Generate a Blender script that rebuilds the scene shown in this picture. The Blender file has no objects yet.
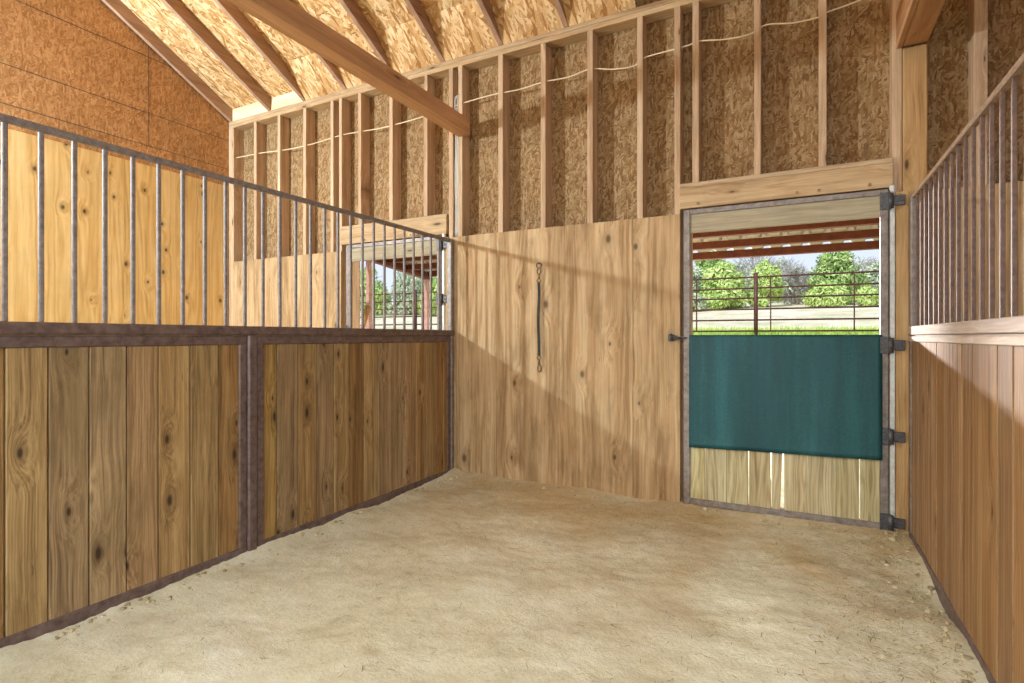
import bpy, bmesh, math, random
from mathutils import Vector, Matrix, noise as mn
rnd = random.Random(7)
scene = bpy.context.scene
COL = scene.collection
PI = math.pi

# ------------------------------------------------------------------ materials
class NT:
    def __init__(s, name):
        s.m = bpy.data.materials.new(name); s.m.use_nodes = True
        s.t = s.m.node_tree; s.t.nodes.clear()
        s.out = s.n('ShaderNodeOutputMaterial'); s.b = s.n('ShaderNodeBsdfPrincipled')
        s.l(s.b.outputs[0], s.out.inputs[0])
    def n(s, typ, **kw):
        nd = s.t.nodes.new(typ)
        for k, v in kw.items(): setattr(nd, k, v)
        return nd
    def l(s, a, b): s.t.links.new(a, b)
    def put(s, sock, v):
        if isinstance(v, (int, float, tuple, list)): sock.default_value = v
        else: s.l(v, sock)
    def math(s, op, a, b=0.0, c=0.0, clamp=False):
        nd = s.n('ShaderNodeMath', operation=op, use_clamp=clamp)
        for i, v in enumerate((a, b, c)): s.put(nd.inputs[i], v)
        return nd.outputs[0]
    def vmath(s, op, a, b=(0, 0, 0)):
        nd = s.n('ShaderNodeVectorMath', operation=op)
        s.put(nd.inputs[0], a)
        if op == 'SCALE': s.put(nd.inputs[3], b)
        else: s.put(nd.inputs[1], b)
        return nd.outputs[0]
    def noise(s, vec, scale, detail=4, rough=.55, dist=0):
        nd = s.n('ShaderNodeTexNoise'); s.l(vec, nd.inputs['Vector'])
        nd.inputs['Scale'].default_value = scale; nd.inputs['Detail'].default_value = detail
        nd.inputs['Roughness'].default_value = rough; nd.inputs['Distortion'].default_value = dist
        return nd.outputs[0]
    def ramp(s, fac, stops):
        nd = s.n('ShaderNodeValToRGB'); s.l(fac, nd.inputs[0]); e = nd.color_ramp.elements
        while len(e) < len(stops): e.new(.5)
        for i, (p, c) in enumerate(stops):
            e[i].position = p; e[i].color = (c[0], c[1], c[2], 1)
        return nd.outputs[0]
    def mix(s, fac, a, b, mode='MIX'):
        nd = s.n('ShaderNodeMix', data_type='RGBA', blend_type=mode)
        s.put(nd.inputs[0], fac)
        for i, v in ((6, a), (7, b)):
            s.put(nd.inputs[i], (*v, 1) if isinstance(v, tuple) and len(v) == 3 else v)
        return nd.outputs[2]
    def vec(s, off=True):
        tc = s.n('ShaderNodeTexCoord'); v = tc.outputs['Object']
        if off:
            oi = s.n('ShaderNodeObjectInfo'); g = s.n('ShaderNodeNewGeometry')
            r = s.math('MULTIPLY_ADD', g.outputs['Random Per Island'], 53.0, s.math('MULTIPLY', oi.outputs['Random'], 37.0))
            c = s.n('ShaderNodeCombineXYZ'); s.l(r, c.inputs[0]); s.l(s.math('MULTIPLY', r, 1.7), c.inputs[1]); s.l(s.math('MULTIPLY', r, .6), c.inputs[2])
            v = s.vmath('ADD', v, c.outputs[0]); s.rand = g.outputs['Random Per Island']; s.orand = oi.outputs['Random']
        return v
    def bump(s, h, strength, dist=.01):
        nd = s.n('ShaderNodeBump'); s.l(h, nd.inputs['Height'])
        nd.inputs['Strength'].default_value = strength; nd.inputs['Distance'].default_value = dist
        s.l(nd.outputs[0], s.b.inputs['Normal'])
    def color(s, c): s.put(s.b.inputs['Base Color'], (*c, 1) if isinstance(c, tuple) else c)
    def set(s, **kw):
        for k, v in kw.items(): s.b.inputs[k].default_value = v

def srgb(r, g, b):
    f = lambda c: (c/255/12.92) if c/255 <= .04045 else ((c/255+.055)/1.055)**2.4
    return (f(r), f(g), f(b))

def wood(name, c1, c2, c3, axis='z', tint=.3, knots=.0, knotc=(70, 45, 22), across=16, along=.5, rough=.75,
         stain=None, stain_amt=0, bump=.25, hue=0.0, knot_sc=(1.3, 4.5), normal=None, rings=.08, spread=.15, big_amt=.4, marks=0):
    m = NT(name); v = m.vec(); i = 'xyz'.index(axis)
    nrm = 'xyz'.index(normal) if normal else {0: 1, 1: 0, 2: 1}[i]
    cr = 3-i-nrm
    sp3 = m.n('ShaderNodeSeparateXYZ'); m.l(v, sp3.inputs[0])
    sc = [across]*3; sc[i] = along
    warp = m.n('ShaderNodeTexNoise'); m.l(v, warp.inputs['Vector']); warp.inputs['Scale'].default_value = 1.8; warp.inputs['Detail'].default_value = 2
    w = m.vmath('SCALE', m.vmath('SUBTRACT', warp.outputs['Color'], (.5, .5, .5)), .045)
    vv = m.vmath('ADD', v, w)
    if knots > 0:
        kc = m.n('ShaderNodeCombineXYZ')
        m.l(m.math('MULTIPLY', sp3.outputs[cr], knot_sc[1]), kc.inputs[0]); m.l(m.math('MULTIPLY', sp3.outputs[i], knot_sc[0]), kc.inputs[1])
        vo = m.n('ShaderNodeTexVoronoi', voronoi_dimensions='2D'); m.l(kc.outputs[0], vo.inputs['Vector']); vo.inputs['Scale'].default_value = 1.0
        dist = vo.outputs['Distance']
        sep = m.n('ShaderNodeSeparateColor'); m.l(vo.outputs['Color'], sep.inputs[0])
        on = m.math('LESS_THAN', sep.outputs[0], knots)
        size = m.math('MULTIPLY_ADD', sep.outputs[1], .07, .035)
        fall = m.math('MULTIPLY', on, m.math('POWER', 2.718, m.math('MULTIPLY', m.math('MULTIPLY', dist, dist), -16.0)))
        push = m.n('ShaderNodeCombineXYZ')
        for q in range(3):
            if q != i: m.l(m.math('MULTIPLY', fall, .045), push.inputs[q])
        vv = m.vmath('ADD', vv, push.outputs[0])
    g = m.vmath('MULTIPLY', vv, tuple(sc))
    n1 = m.noise(g, 1.0, 5, .6, .3)
    sc2 = [across*6]*3; sc2[i] = along*4
    n2 = m.noise(m.vmath('MULTIPLY', vv, tuple(sc2)), 1.0, 3, .65)
    sc3 = [across*.3]*3; sc3[i] = along*.55
    n3 = m.noise(m.vmath('MULTIPLY', vv, tuple(sc3)), 1.0, 2, .5)
    ring = m.math('MULTIPLY', m.math('SINE', m.math('MULTIPLY', n3, 110.0)), rings*.25)
    f = m.math('ADD', m.math('ADD', m.math('MULTIPLY', n1, .6), m.math('MULTIPLY', n2, .4)), ring)
    col = m.ramp(f, [(.5-spread, srgb(*c1)), (.5, srgb(*c2)), (.5+spread, srgb(*c3))])
    big = m.noise(v, 2.3, 5, .65)
    rr = m.math('ADD', m.rand, m.math('MULTIPLY', m.orand, 0.35))
    val = m.math('ADD', m.math('MULTIPLY', m.math('SUBTRACT', rr, .6), tint), m.math('MULTIPLY_ADD', big, big_amt, 1-big_amt*.5))
    hs = m.n('ShaderNodeHueSaturation'); m.l(col, hs.inputs['Color']); m.l(val, hs.inputs['Value'])
    if hue: m.l(m.math('MULTIPLY_ADD', m.math('FRACT', m.math('MULTIPLY', m.rand, 7.3)), hue, .5-hue*.35), hs.inputs['Hue'])
    m.l(m.math('SUBTRACT', 1.0, m.math('MULTIPLY', m.math('FRACT', m.math('MULTIPLY', m.rand, 3.7)), tint*.5)), hs.inputs['Saturation'])
    col = hs.outputs[0]
    if stain:
        sv = [5]*3; sv[i] = 1.1
        sn = m.noise(m.vmath('MULTIPLY', v, tuple(sv)), 1.0, 6, .7, .5)
        sm = m.math('MULTIPLY', m.ramp(sn, [(.5, (0, 0, 0)), (.66, (1, 1, 1))]), stain_amt)
        col = m.mix(sm, col, srgb(*stain))
    if marks:
        mv = [55]*3; mv[i] = 7
        k1 = m.ramp(m.noise(m.vmath('MULTIPLY', v, tuple(mv)), 1.0, 3, .6), [(.66, (0, 0, 0)), (.72, (1, 1, 1))])
        k2 = m.ramp(m.noise(v, 1.6, 3), [(.46, (0, 0, 0)), (.6, (1, 1, 1))])
        col = m.mix(m.math('MULTIPLY', m.math('MULTIPLY', k1, k2), marks), col, srgb(86, 62, 36))
    if knots > 0:
        km = m.math('MULTIPLY', on, m.math('SUBTRACT', 1.0, m.math('DIVIDE', dist, size), clamp=True))
        km = m.math('MULTIPLY', km, 1.8, clamp=True)
        halo = m.math('MULTIPLY', on, m.math('SUBTRACT', 1.0, m.math('DIVIDE', dist, m.math('MULTIPLY', size, 2.6)), clamp=True))
        col = m.mix(m.math('MULTIPLY', halo, .55), col, srgb(*knotc)); col = m.mix(m.math('MULTIPLY', km, .8), col, srgb(knotc[0]*.6, knotc[1]*.6, knotc[2]*.6))
    m.color(col); m.set(Roughness=rough); m.b.inputs['Specular IOR Level'].default_value = .25
    m.bump(f, bump, .004)
    return m.m

def osb(name, plane, tones, scale=1.0, rough=.8):
    m = NT(name); v = m.vec(False)
    s = m.n('ShaderNodeSeparateXYZ'); m.l(v, s.inputs[0]); o = {'x': 0, 'y': 1, 'z': 2}
    c = m.n('ShaderNodeCombineXYZ'); m.l(s.outputs[o[plane[0]]], c.inputs[0]); m.l(s.outputs[o[plane[1]]], c.inputs[1])
    wob = m.n('ShaderNodeTexNoise'); m.l(c.outputs[0], wob.inputs['Vector']); wob.inputs['Scale'].default_value = 22
    p = m.vmath('ADD', c.outputs[0], m.vmath('SCALE', m.vmath('SUBTRACT', wob.outputs['Color'], (.5, .5, .5)), .012))
    lay = []
    for k, ang in enumerate((0.15, 1.05, -.75, 1.6)):
        mp = m.n('ShaderNodeMapping'); mp.inputs['Rotation'].default_value = (0, 0, ang)
        mp.inputs['Scale'].default_value = (17*scale, 62*scale, 1); mp.inputs['Location'].default_value = (k*3.1, k*1.7, 0)
        # rotate first, then stretch
        rot = m.n('ShaderNodeVectorRotate', rotation_type='Z_AXIS'); m.l(p, rot.inputs['Vector']); rot.inputs['Angle'].default_value = ang
        mp.inputs['Rotation'].default_value = (0, 0, 0); m.l(rot.outputs[0], mp.inputs['Vector'])
        vo = m.n('ShaderNodeTexVoronoi', voronoi_dimensions='2D'); m.l(mp.outputs[0], vo.inputs['Vector']); vo.inputs['Scale'].default_value = 1
        sc = m.n('ShaderNodeSeparateColor'); m.l(vo.outputs['Color'], sc.inputs[0]); lay.append((sc.outputs[0], sc.outputs[1], vo.outputs['Distance']))
    f = lay[0][0]; h = lay[0][2]
    for a, b, d in lay[1:]:
        mk = m.math('GREATER_THAN', b, .58)
        f = m.math('ADD', m.math('MULTIPLY', f, m.math('SUBTRACT', 1.0, mk)), m.math('MULTIPLY', a, mk))
        h = m.math('ADD', m.math('MULTIPLY', h, m.math('SUBTRACT', 1.0, mk)), m.math('MULTIPLY', d, mk))
    fine = m.noise(c.outputs[0], 90, 5, .75)
    f = m.math('ADD', m.math('MULTIPLY', f, .5), m.math('MULTIPLY', fine, .5))
    col = m.ramp(f, [(.25, srgb(*tones[0])), (.42, srgb(*tones[1])), (.58, srgb(*tones[2])), (.8, srgb(*tones[3]))])
    big = m.noise(c.outputs[0], 1.7, 4)
    hs = m.n('ShaderNodeHueSaturation'); m.l(col, hs.inputs['Color']); m.l(m.math('MULTIPLY_ADD', big, .5, .75), hs.inputs['Value'])
    m.color(hs.outputs[0]); m.set(Roughness=rough); m.b.inputs['Specular IOR Level'].default_value = .2
    m.bump(f, .35, .004)
    return m.m

def steel(name, c1, c2, rough=.55, metal=.3, scale=18):
    m = NT(name); v = m.vec()
    n1 = m.noise(v, scale, 6, .65)
    m.color(m.ramp(n1, [(.35, srgb(*c1)), (.65, srgb(*c2))])); m.set(Roughness=rough, Metallic=metal)
    m.bump(n1, .15, .003)
    return m.m

M = {}
M['osb_wall'] = osb('osb_sheathing', 'xz', [(116, 82, 48), (142, 108, 68), (156, 124, 84), (180, 150, 112)], 1.25)
M['osb_end'] = osb('osb_end_wall', 'yz', [(160, 112, 66), (180, 130, 80), (192, 142, 92), (210, 164, 116)], 1.2)
M['osb_roof'] = osb('osb_roof_deck', 'xy', [(158, 108, 58), (198, 150, 94), (216, 174, 120), (240, 212, 166)], .75)
M['ply'] = wood('plywood_weathered', (150, 114, 74), (188, 152, 108), (204, 172, 130), 'z', .03, .42, (140, 106, 68), 10, .3, stain=(132, 102, 66), stain_amt=.6, bump=.15, knot_sc=(1.9, 3.2), normal='y', rings=.16, spread=.14, marks=.8)
M['ply_new'] = wood('plywood_fresh', (206, 162, 98), (226, 188, 122), (236, 204, 144), 'z', .08, .4, (112, 74, 36), 9, .35, bump=.1, knot_sc=(3.2, 4.6), normal='x', rings=.3, spread=.15)
M['board'] = wood('stall_board', (104, 74, 40), (148, 110, 62), (172, 136, 86), 'z', .34, .46, (70, 46, 30), 26, .4, stain=(112, 88, 52), stain_amt=.5, hue=.012, marks=.6, bump=.4, normal='x', rings=.16, spread=.16, knot_sc=(2.4, 5.6), big_amt=.6)
M['board_right'] = wood('stall_board_worn', (110, 76, 42), (144, 104, 62), (166, 130, 86), 'z', .2, .25, (84, 56, 32), 24, .4, stain=(134, 104, 70), stain_amt=.4, bump=.4, normal='x', rings=.14, spread=.16, knot_sc=(2.0, 5.6))
M['board_gate'] = wood('gate_board', (148, 126, 84), (184, 162, 116), (204, 186, 142), 'z', .2, .15, (128, 104, 66), 22, .5, bump=.4, hue=.015, normal='y', rings=.3, spread=.17)
M['stud'] = wood('stud_pine', (168, 132, 98), (196, 162, 126), (212, 182, 148), 'z', .12, .35, (120, 84, 56), 18, .6, knot_sc=(1.6, 8))
M['post'] = wood('post_pine', (150, 110, 66), (184, 144, 94), (202, 166, 118), 'z', .12, .5, (104, 70, 40), 16, .6, knot_sc=(2, 6))
M['lumber_x'] = wood('lumber_across', (158, 124, 84), (190, 156, 114), (208, 178, 138), 'x', .12, .45, (112, 80, 50), 16, .6, knot_sc=(1.8, 7))
M['weathered_x'] = wood('lumber_grey', (140, 124, 98), (170, 154, 124), (186, 172, 142), 'x', .1, .2, (110, 92, 62), 18, .6)
M['lumber_y'] = wood('lumber_beam', (160, 114, 78), (194, 146, 104), (212, 170, 128), 'y', .1, .3, (130, 92, 66), 16, .4, knot_sc=(1.4, 6), rings=.04, spread=.2, normal='x')
M['rafter'] = wood('rafter_fir', (140, 104, 80), (170, 132, 104), (188, 152, 124), 'y', .14, .15, (116, 84, 64), 16, .4, knot_sc=(1.4, 7), rings=.03, spread=.2, normal='x')
M['block'] = wood('blocking_pine', (216, 182, 128), (238, 212, 164), (246, 228, 192), 'x', .1, .25, (160, 120, 76), 10, .6)
M['rail_plank'] = wood('rail_plank', (146, 118, 92), (172, 146, 120), (190, 166, 142), 'y', .1, .1, (130, 104, 80), 16, .5)
M['frame'] = steel('painted_steel_brown', (90, 70, 64), (124, 102, 94), .5, .25, 22)
M['frame_grey'] = steel('worn_steel_grey', (116, 102, 92), (154, 140, 128), .5, .25, 24)
M['bar'] = steel('bar_steel', (112, 98, 92), (144, 130, 122), .65, .0, 40)
M['bar_right'] = steel('bar_steel_warm', (96, 70, 58), (126, 98, 82), .65, .1, 40)
M['rail_right'] = steel('rail_steel_light', (160, 130, 108), (184, 156, 134), .5, .05, 40)
M['galv'] = steel('galvanised', (186, 184, 172), (214, 212, 202), .5, .2, 30)
M['iron'] = steel('dark_iron', (66, 64, 66), (100, 96, 92), .5, .4, 60)
M['white_paint'] = steel('pale_cap', (220, 216, 208), (240, 238, 232), .6, 0, 30)
M['red_steel'] = steel('red_oxide_steel', (96, 46, 25), (120, 62, 37), .6, .05, 12)
M['fence_steel'] = steel('fence_pipe', (70, 36, 26), (98, 56, 42), .6, .1, 12)
M['sheet'] = steel('roof_sheet', (178, 172, 142), (196, 190, 162), .5, .0, 3)
M['cable'] = steel('cable_jacket', (232, 208, 162), (246, 226, 186), .5, 0, 10)
M['cable_white'] = steel('cable_white', (206, 198, 184), (226, 220, 208), .5, 0, 10)
M['strap'] = steel('strap_web', (34, 32, 28), (58, 54, 44), .8, 0, 50)
M['brass'] = steel('tarnished_brass', (110, 86, 50), (156, 126, 80), .45, .5, 50)
M['post_out'] = steel('lean_to_post', (190, 140, 124), (218, 178, 164), .6, .0, 10)
def mk(name, fn):
    m = NT(name); fn(m); return m.m
def f_mat(m):
    v = m.vec(False)
    a = m.noise(m.vmath('MULTIPLY', v, (7, 7, .6)), 1, 4, .6)
    b = m.noise(v, 70, 4, .7)
    f = m.math('ADD', m.math('MULTIPLY', a, .65), m.math('MULTIPLY', b, .35))
    col = m.ramp(f, [(.36, srgb(8, 56, 60)), (.52, srgb(14, 74, 76)), (.7, srgb(38, 98, 98))])
    sp = m.noise(v, 26, 6, .8)
    col = m.mix(m.math('MULTIPLY', m.ramp(sp, [(.64, (0, 0, 0)), (.74, (1, 1, 1))]), .35), col, srgb(112, 140, 128))
    m.color(col); m.set(Roughness=.6); m.bump(f, .3, .006)
M['mat'] = mk('green_mat', f_mat)
def f_dirt(m):
    v = m.vec(False)
    a = m.noise(v, 1.1, 5, .6, .4); b = m.noise(v, 9, 8, .68); c = m.noise(v, 60, 5, .7)
    f = m.math('ADD', m.math('MULTIPLY', a, .42), m.math('ADD', m.math('MULTIPLY', b, .36), m.math('MULTIPLY', c, .22)))
    col = m.ramp(f, [(.34, srgb(166, 152, 118)), (.43, srgb(204, 192, 158)), (.53, srgb(218, 208, 178)), (.64, srgb(228, 220, 198))])
    # damp, hay-stained earth: patches of its own
    sx = m.n('ShaderNodeSeparateXYZ'); m.l(v, sx.inputs[0])
    wet = m.noise(m.vmath('ADD', m.vmath('MULTIPLY', v, (1, 1.2, 1)), (4.3, 1.0, 0)), 1.3, 6, .65, .6)
    nearw = m.math('MULTIPLY_ADD', sx.outputs[1], .16, -.46)
    wm = m.ramp(m.math('ADD', wet, nearw), [(.52, (0, 0, 0)), (.78, (1, 1, 1))])
    col = m.mix(m.math('MULTIPLY', wm, .6), col, srgb(184, 150, 96))
    sp = m.noise(v, 34, 6, .8)
    col = m.mix(m.math('MULTIPLY', m.ramp(sp, [(.62, (0, 0, 0)), (.7, (1, 1, 1))]), .5), col, srgb(96, 80, 48))
    m.color(col); m.set(Roughness=.95); m.b.inputs['Specular IOR Level'].default_value = .1
    m.bump(m.math('ADD', b, m.math('MULTIPLY', c, .5)), .5, .02)
M['dirt'] = mk('stall_dirt', f_dirt)
def f_hill(m):
    v = m.vec(False)
    a = m.noise(v, .5, 6, .65); b = m.noise(v, 6, 6, .7)
    f = m.math('ADD', m.math('MULTIPLY', a, .6), m.math('MULTIPLY', b, .4))
    m.color(m.ramp(f, [(.38, srgb(164, 168, 118)), (.47, srgb(206, 192, 156)), (.58, srgb(228, 216, 190))]))
    m.set(Roughness=1); m.bump(b, .5, .05)
M['hill'] = mk('dry_pasture', f_hill)
def leafmat(name, c1, c2, c3, tr=.25):
    def f(m):
        v = m.vec(False); g = m.n('ShaderNodeNewGeometry')
        a = m.noise(v, 1.2, 3)
        ff = m.math('ADD', m.math('MULTIPLY', g.outputs['Random Per Island'], .5), m.math('MULTIPLY', a, .5))
        m.color(m.ramp(ff, [(.25, srgb(*c1)), (.5, srgb(*c2)), (.75, srgb(*c3))])); m.set(Roughness=.7)
        m.b.inputs['Transmission Weight'].default_value = 0
        m.b.inputs['Specular IOR Level'].default_value = .1
    return mk(name, f)
M['leaf_green'] = leafmat('cedar_leaf', (120, 152, 84), (166, 192, 112), (206, 222, 150))
M['leaf_bright'] = leafmat('bright_leaf', (156, 186, 96), (198, 218, 128), (228, 238, 170))
M['leaf_pale'] = leafmat('pale_leaf', (152, 168, 132), (190, 202, 166), (220, 226, 200))
M['twig'] = leafmat('bare_twig', (150, 140, 134), (180, 170, 164), (206, 198, 190))
M['grass'] = leafmat('green_grass', (160, 196, 80), (196, 222, 104), (222, 238, 140))
M['straw'] = leafmat('straw', (116, 100, 66), (182, 162, 114), (230, 214, 172))
M['clod'] = leafmat('clod', (150, 130, 96), (184, 166, 128), (206, 190, 154))
M['bark'] = wood('bark', (70, 56, 44), (98, 80, 64), (120, 102, 84), 'z', .2)

# ------------------------------------------------------------------ mesh helpers
class MB:
    """collects shapes in world coordinates; build() links them as one object with its origin at the thing's base"""
    def __init__(s): s.bm = bmesh.new()
    def box(s, x0, x1, y0, y1, z0, z1, bev=.003):
        bm = bmesh.new()
        bmesh.ops.create_cube(bm, size=1)
        for v in bm.verts:
            v.co = Vector((x0+(v.co.x+.5)*(x1-x0), y0+(v.co.y+.5)*(y1-y0), z0+(v.co.z+.5)*(z1-z0)))
        b = min(bev, (x1-x0)*.3, (y1-y0)*.3, (z1-z0)*.3)
        if b > 0: bmesh.ops.bevel(bm, geom=list(bm.edges), offset=b, segments=1, affect='EDGES')
        s.add(bm); return s
    def prism(s, prof, axis, a0, a1):
        """extrude a polygon; axis 'x': prof=(y,z), 'y': prof=(x,z), 'z': prof=(x,y)"""
        bm = bmesh.new()
        mkp = {'x': lambda a, p: (a, p[0], p[1]), 'y': lambda a, p: (p[0], a, p[1]), 'z': lambda a, p: (p[0], p[1], a)}[axis]
        A = [bm.verts.new(mkp(a0, p)) for p in prof]; B = [bm.verts.new(mkp(a1, p)) for p in prof]
        n = len(prof)
        bm.faces.new(A); bm.faces.new(B[::-1])
        for i in range(n): bm.faces.new((A[i], B[i], B[(i+1) % n], A[(i+1) % n]))
        bmesh.ops.recalc_face_normals(bm, faces=bm.faces)
        s.add(bm); return s
    def tube(s, pts, r, seg=8, cap=True, r1=None):
        bm = bmesh.new(); pts = [Vector(p) for p in pts]; rings = []
        prev = None
        for i, p in enumerate(pts):
            t = (pts[min(i+1, len(pts)-1)]-pts[max(i-1, 0)]).normalized()
            if prev is None:
                a = t.cross(Vector((0, 0, 1)))
                if a.length < .1: a = t.cross(Vector((1, 0, 0)))
            else: a = prev-t*prev.dot(t)
            a.normalize(); prev = a; b = t.cross(a)
            rr = r if r1 is None else r+(r1-r)*i/(len(pts)-1)
            rings.append([bm.verts.new(p+(a*math.cos(2*PI*k/seg)+b*math.sin(2*PI*k/seg))*rr) for k in range(seg)])
        for A, B in zip(rings, rings[1:]):
            for k in range(seg):
                f = bm.faces.new((A[k], A[(k+1) % seg], B[(k+1) % seg], B[k])); f.smooth = True
        if cap: bm.faces.new(rings[0][::-1]); bm.faces.new(rings[-1])
        bmesh.ops.recalc_face_normals(bm, faces=bm.faces)
        s.add(bm); return s
    def torus(s, c, R, r, normal='y', seg=16, rs=6, sx=1, sz=1):
        pts = []
        for k in range(seg+1):
            a = 2*PI*k/seg; u, w = R*math.cos(a)*sx, R*math.sin(a)*sz
            pts.append({'y': (c[0]+u, c[1], c[2]+w), 'x': (c[0], c[1]+u, c[2]+w), 'z': (c[0]+u, c[1]+w, c[2])}[normal])
        return s.tube(pts, r, rs, False)
    def add(s, bm):
        me = bpy.data.meshes.new('t'); bm.to_mesh(me); bm.free(); s.bm.from_mesh(me); bpy.data.meshes.remove(me)
    def quad(s, a, b, c, d):
        vs = [s.bm.verts.new(p) for p in (a, b, c, d)]; s.bm.faces.new(vs)
    def build(s, name, mat, parent=None, org=None):
        me = bpy.data.meshes.new(name)
        if parent is not None: o_ = world_loc(parent)
        elif org is not None: o_ = Vector(org)
        else:
            xs = [v.co for v in s.bm.verts]
            o_ = Vector((sum(c.x for c in xs)/len(xs), sum(c.y for c in xs)/len(xs), min(c.z for c in xs)))
        bmesh.ops.translate(s.bm, verts=s.bm.verts, vec=-o_)
        s.bm.to_mesh(me); s.bm.free(); me.materials.append(M[mat])
        ob = bpy.data.objects.new(name, me); COL.objects.link(ob)
        if parent is not None: ob.parent = parent
        else: ob.location = o_
        return ob
def world_loc(o):
    v = Vector(o.location)
    while o.parent: o = o.parent; v += Vector(o.location)
    return v
def tag(o, label, cat, group=None, kind=None):
    o['label'] = label; o['category'] = cat
    if group: o['group'] = group
    o['kind'] = kind or 'thing'
    return o
def empty(name, loc, label, cat, group=None):
    o = bpy.data.objects.new(name, None); COL.objects.link(o); o.location = loc; o.empty_display_size = .1
    return tag(o, label, cat, group)
def struct(o, label, cat): return tag(o, label, cat, None, 'structure')
def B(*a, **k): return MB().box(*a, **k)
ORD = 'first second third fourth fifth sixth seventh eighth ninth tenth eleventh twelfth'.split()

# ------------------------------------------------------------------ setting
YB = 4.45            # face of the studs on the back wall
YS = YB+.012         # stud fronts lie just behind the plywood face
YO = YB+.152         # face of the sheathing
XL, XR, XE = -2.99, .65, -6.37
SL = .525            # roof slope
RY = -.5
def roofz(y, base=4.2): return base+SL*(YB-y)

def bumpz(x, y):
    a = math.sin(x*2.3+1.1*math.sin(y*1.7))*math.cos(y*2.9+x*.6)*.010
    a += math.sin(x*7.1+y*3.3+2*math.sin(y*4.1))*.005+math.cos(y*9.3-x*5.2)*.004
    if -3.2 < x < .8: a += .010*mn.fractal(Vector((x*3.1, y*3.1, 2.0)), 1.0, 2.0, 4)
    a += .045*math.exp(-max(0, (XR-.03)-x)/.11)*(.55+.45*math.sin(y*5.3+x*9)) if x < XR+.1 else 0
    a += .05*math.exp(-abs(x-XL)/.10)*(.6+.4*math.sin(y*3.1))
    a += .03*math.exp(-max(0, YB-y)/.12)
    return a
def make_floor():
    bm = bmesh.new(); xs = []; ys = []
    x = -8.0
    while x < 6.0:
        xs.append(x); x += .028 if -3.1 < x < .75 else .25
    y = -6.0
    while y < 4.61:
        ys.append(y); y += .028 if y > .6 else .25
    ys.append(4.63)
    g = [[bm.verts.new((x, y, bumpz(x, y)+(rnd.uniform(-.004, .004) if -3.1 < x < .75 and y > .6 else 0))) for x in xs] for y in ys]
    for r0, r1 in zip(g, g[1:]):
        for k in range(len(xs)-1):
            f = bm.faces.new((r0[k], r0[k+1], r1[k+1], r1[k])); f.smooth = True
    m = MB(); m.bm.free(); m.bm = bm
    return m.build('floor', 'dirt', org=(0, 0, 0))
struct(make_floor(), 'sandy packed dirt floor of the horse stall', 'floor')

# outside pasture, rising towards the fence and the trees
def gz(x, y):
    if y < 8: z = -.06
    elif y < 13: t = (y-8)/5; z = -.06+1.33*t*t*(3-2*t)*.55+1.33*t*.45
    else: z = 1.27+(y-13)*.094
    return z+.05*math.sin(x*.5+y*.3)*min(1, max(0, (y-14)/4))
def make_ground():
    bm = bmesh.new(); xs = [-75+2.5*i for i in range(49)]; ys = [4.63+.35*i for i in range(31)]+[15.5+1.5*i for i in range(34)]
    g = [[bm.verts.new((x, y, gz(x, y))) for x in xs] for y in ys]
    for r0, r1 in zip(g, g[1:]):
        for k in range(len(xs)-1):
            f = bm.faces.new((r0[k], r0[k+1], r1[k+1], r1[k])); f.smooth = True
    m = MB(); m.bm.free(); m.bm = bm
    return m.build('ground', 'hill', org=(0, 0, 0))
struct(make_ground(), 'dry tan pasture sloping up behind the barn', 'ground')

# back wall sheathing with its two door openings
DOORS = [(-.762, .515), (-4.30, -3.10)]
OT = 2.14
m = MB()
zt = 4.19
cuts = [-6.5]+[c for d in sorted(DOORS) for c in (d[0]-.028, d[1]+.028)]+[4.6]
for i in range(0, len(cuts), 2): m.box(cuts[i], cuts[i+1], YO, YO+.014, -.05, zt, 0)
for a, b in DOORS: m.box(a-.028, b+.028, YO, YO+.014, OT+.12, zt, 0)
struct(m.build('wall_back', 'osb_wall', org=(0, YO, 0)), 'brown flake board sheathing behind the bare studs of the long wall', 'wall')
# end wall with its gable slope
m = MB()
m.prism([(-5.6, -.05), (YO, -.05), (YO, roofz(YO)), (RY, roofz(RY)), (-5.6, roofz(RY)-SL*(RY+5.6))], 'x', XE-.014, XE)
for z in (2.55, 3.03, 3.42, 3.80, 4.4): pass
struct(m.build('wall_left', 'osb_end', org=(XE, 3, 0)), 'orange flake board end wall under the roof slope', 'wall')
# seams between the horizontal sheets of the end wall
m = MB()
for z in (3.44, 3.80, 4.42): m.box(XE-.001, XE+.0015, -5.6, min(YO, YB-(z-4.2)/SL), z-.003, z+.003, 0)
m.box(XE-.001, XE+.0015, 3.50, 3.506, 3.44, 4.65, 0)
struct(m.build('trim_1', 'iron', org=(XE, 3, 3)), 'thin dark seams between the flake boards of the end wall', 'seam')
# roof deck, both slopes
RY = -.5
m = MB()
m.prism([(YO+.35, roofz(YO+.35)), (RY, roofz(RY)), (-5.6, roofz(RY)-SL*(RY+5.6)), (-5.6, roofz(RY)-SL*(RY+5.6)+.03), (RY, roofz(RY)+.03), (YO+.35, roofz(YO+.35)+.03)], 'x', XE-.25, 4.6)
struct(m.build('ceiling', 'osb_roof', org=(0, 0, 4)), 'light flake board roof deck above the rafters', 'roof deck')

struct(B(4.6, 4.614, -5.6, YO, -.05, 4.2, bev=0).build('wall_right', 'osb_end', org=(4.6, 0, 0)), 'unseen flake board end wall past the right hand stalls, shutting out the sky', 'wall')  # unseen wall, added to cut sky light from the right
struct(B(XE-.2, 4.6, -5.614, -5.6, -.05, 4.1, bev=0).build('wall_front', 'osb_wall', org=(0, -5.6, 0)), 'unseen flake board wall across the aisle, shutting out the sky', 'wall')  # unseen wall behind the camera, added to cut sky light
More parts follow.
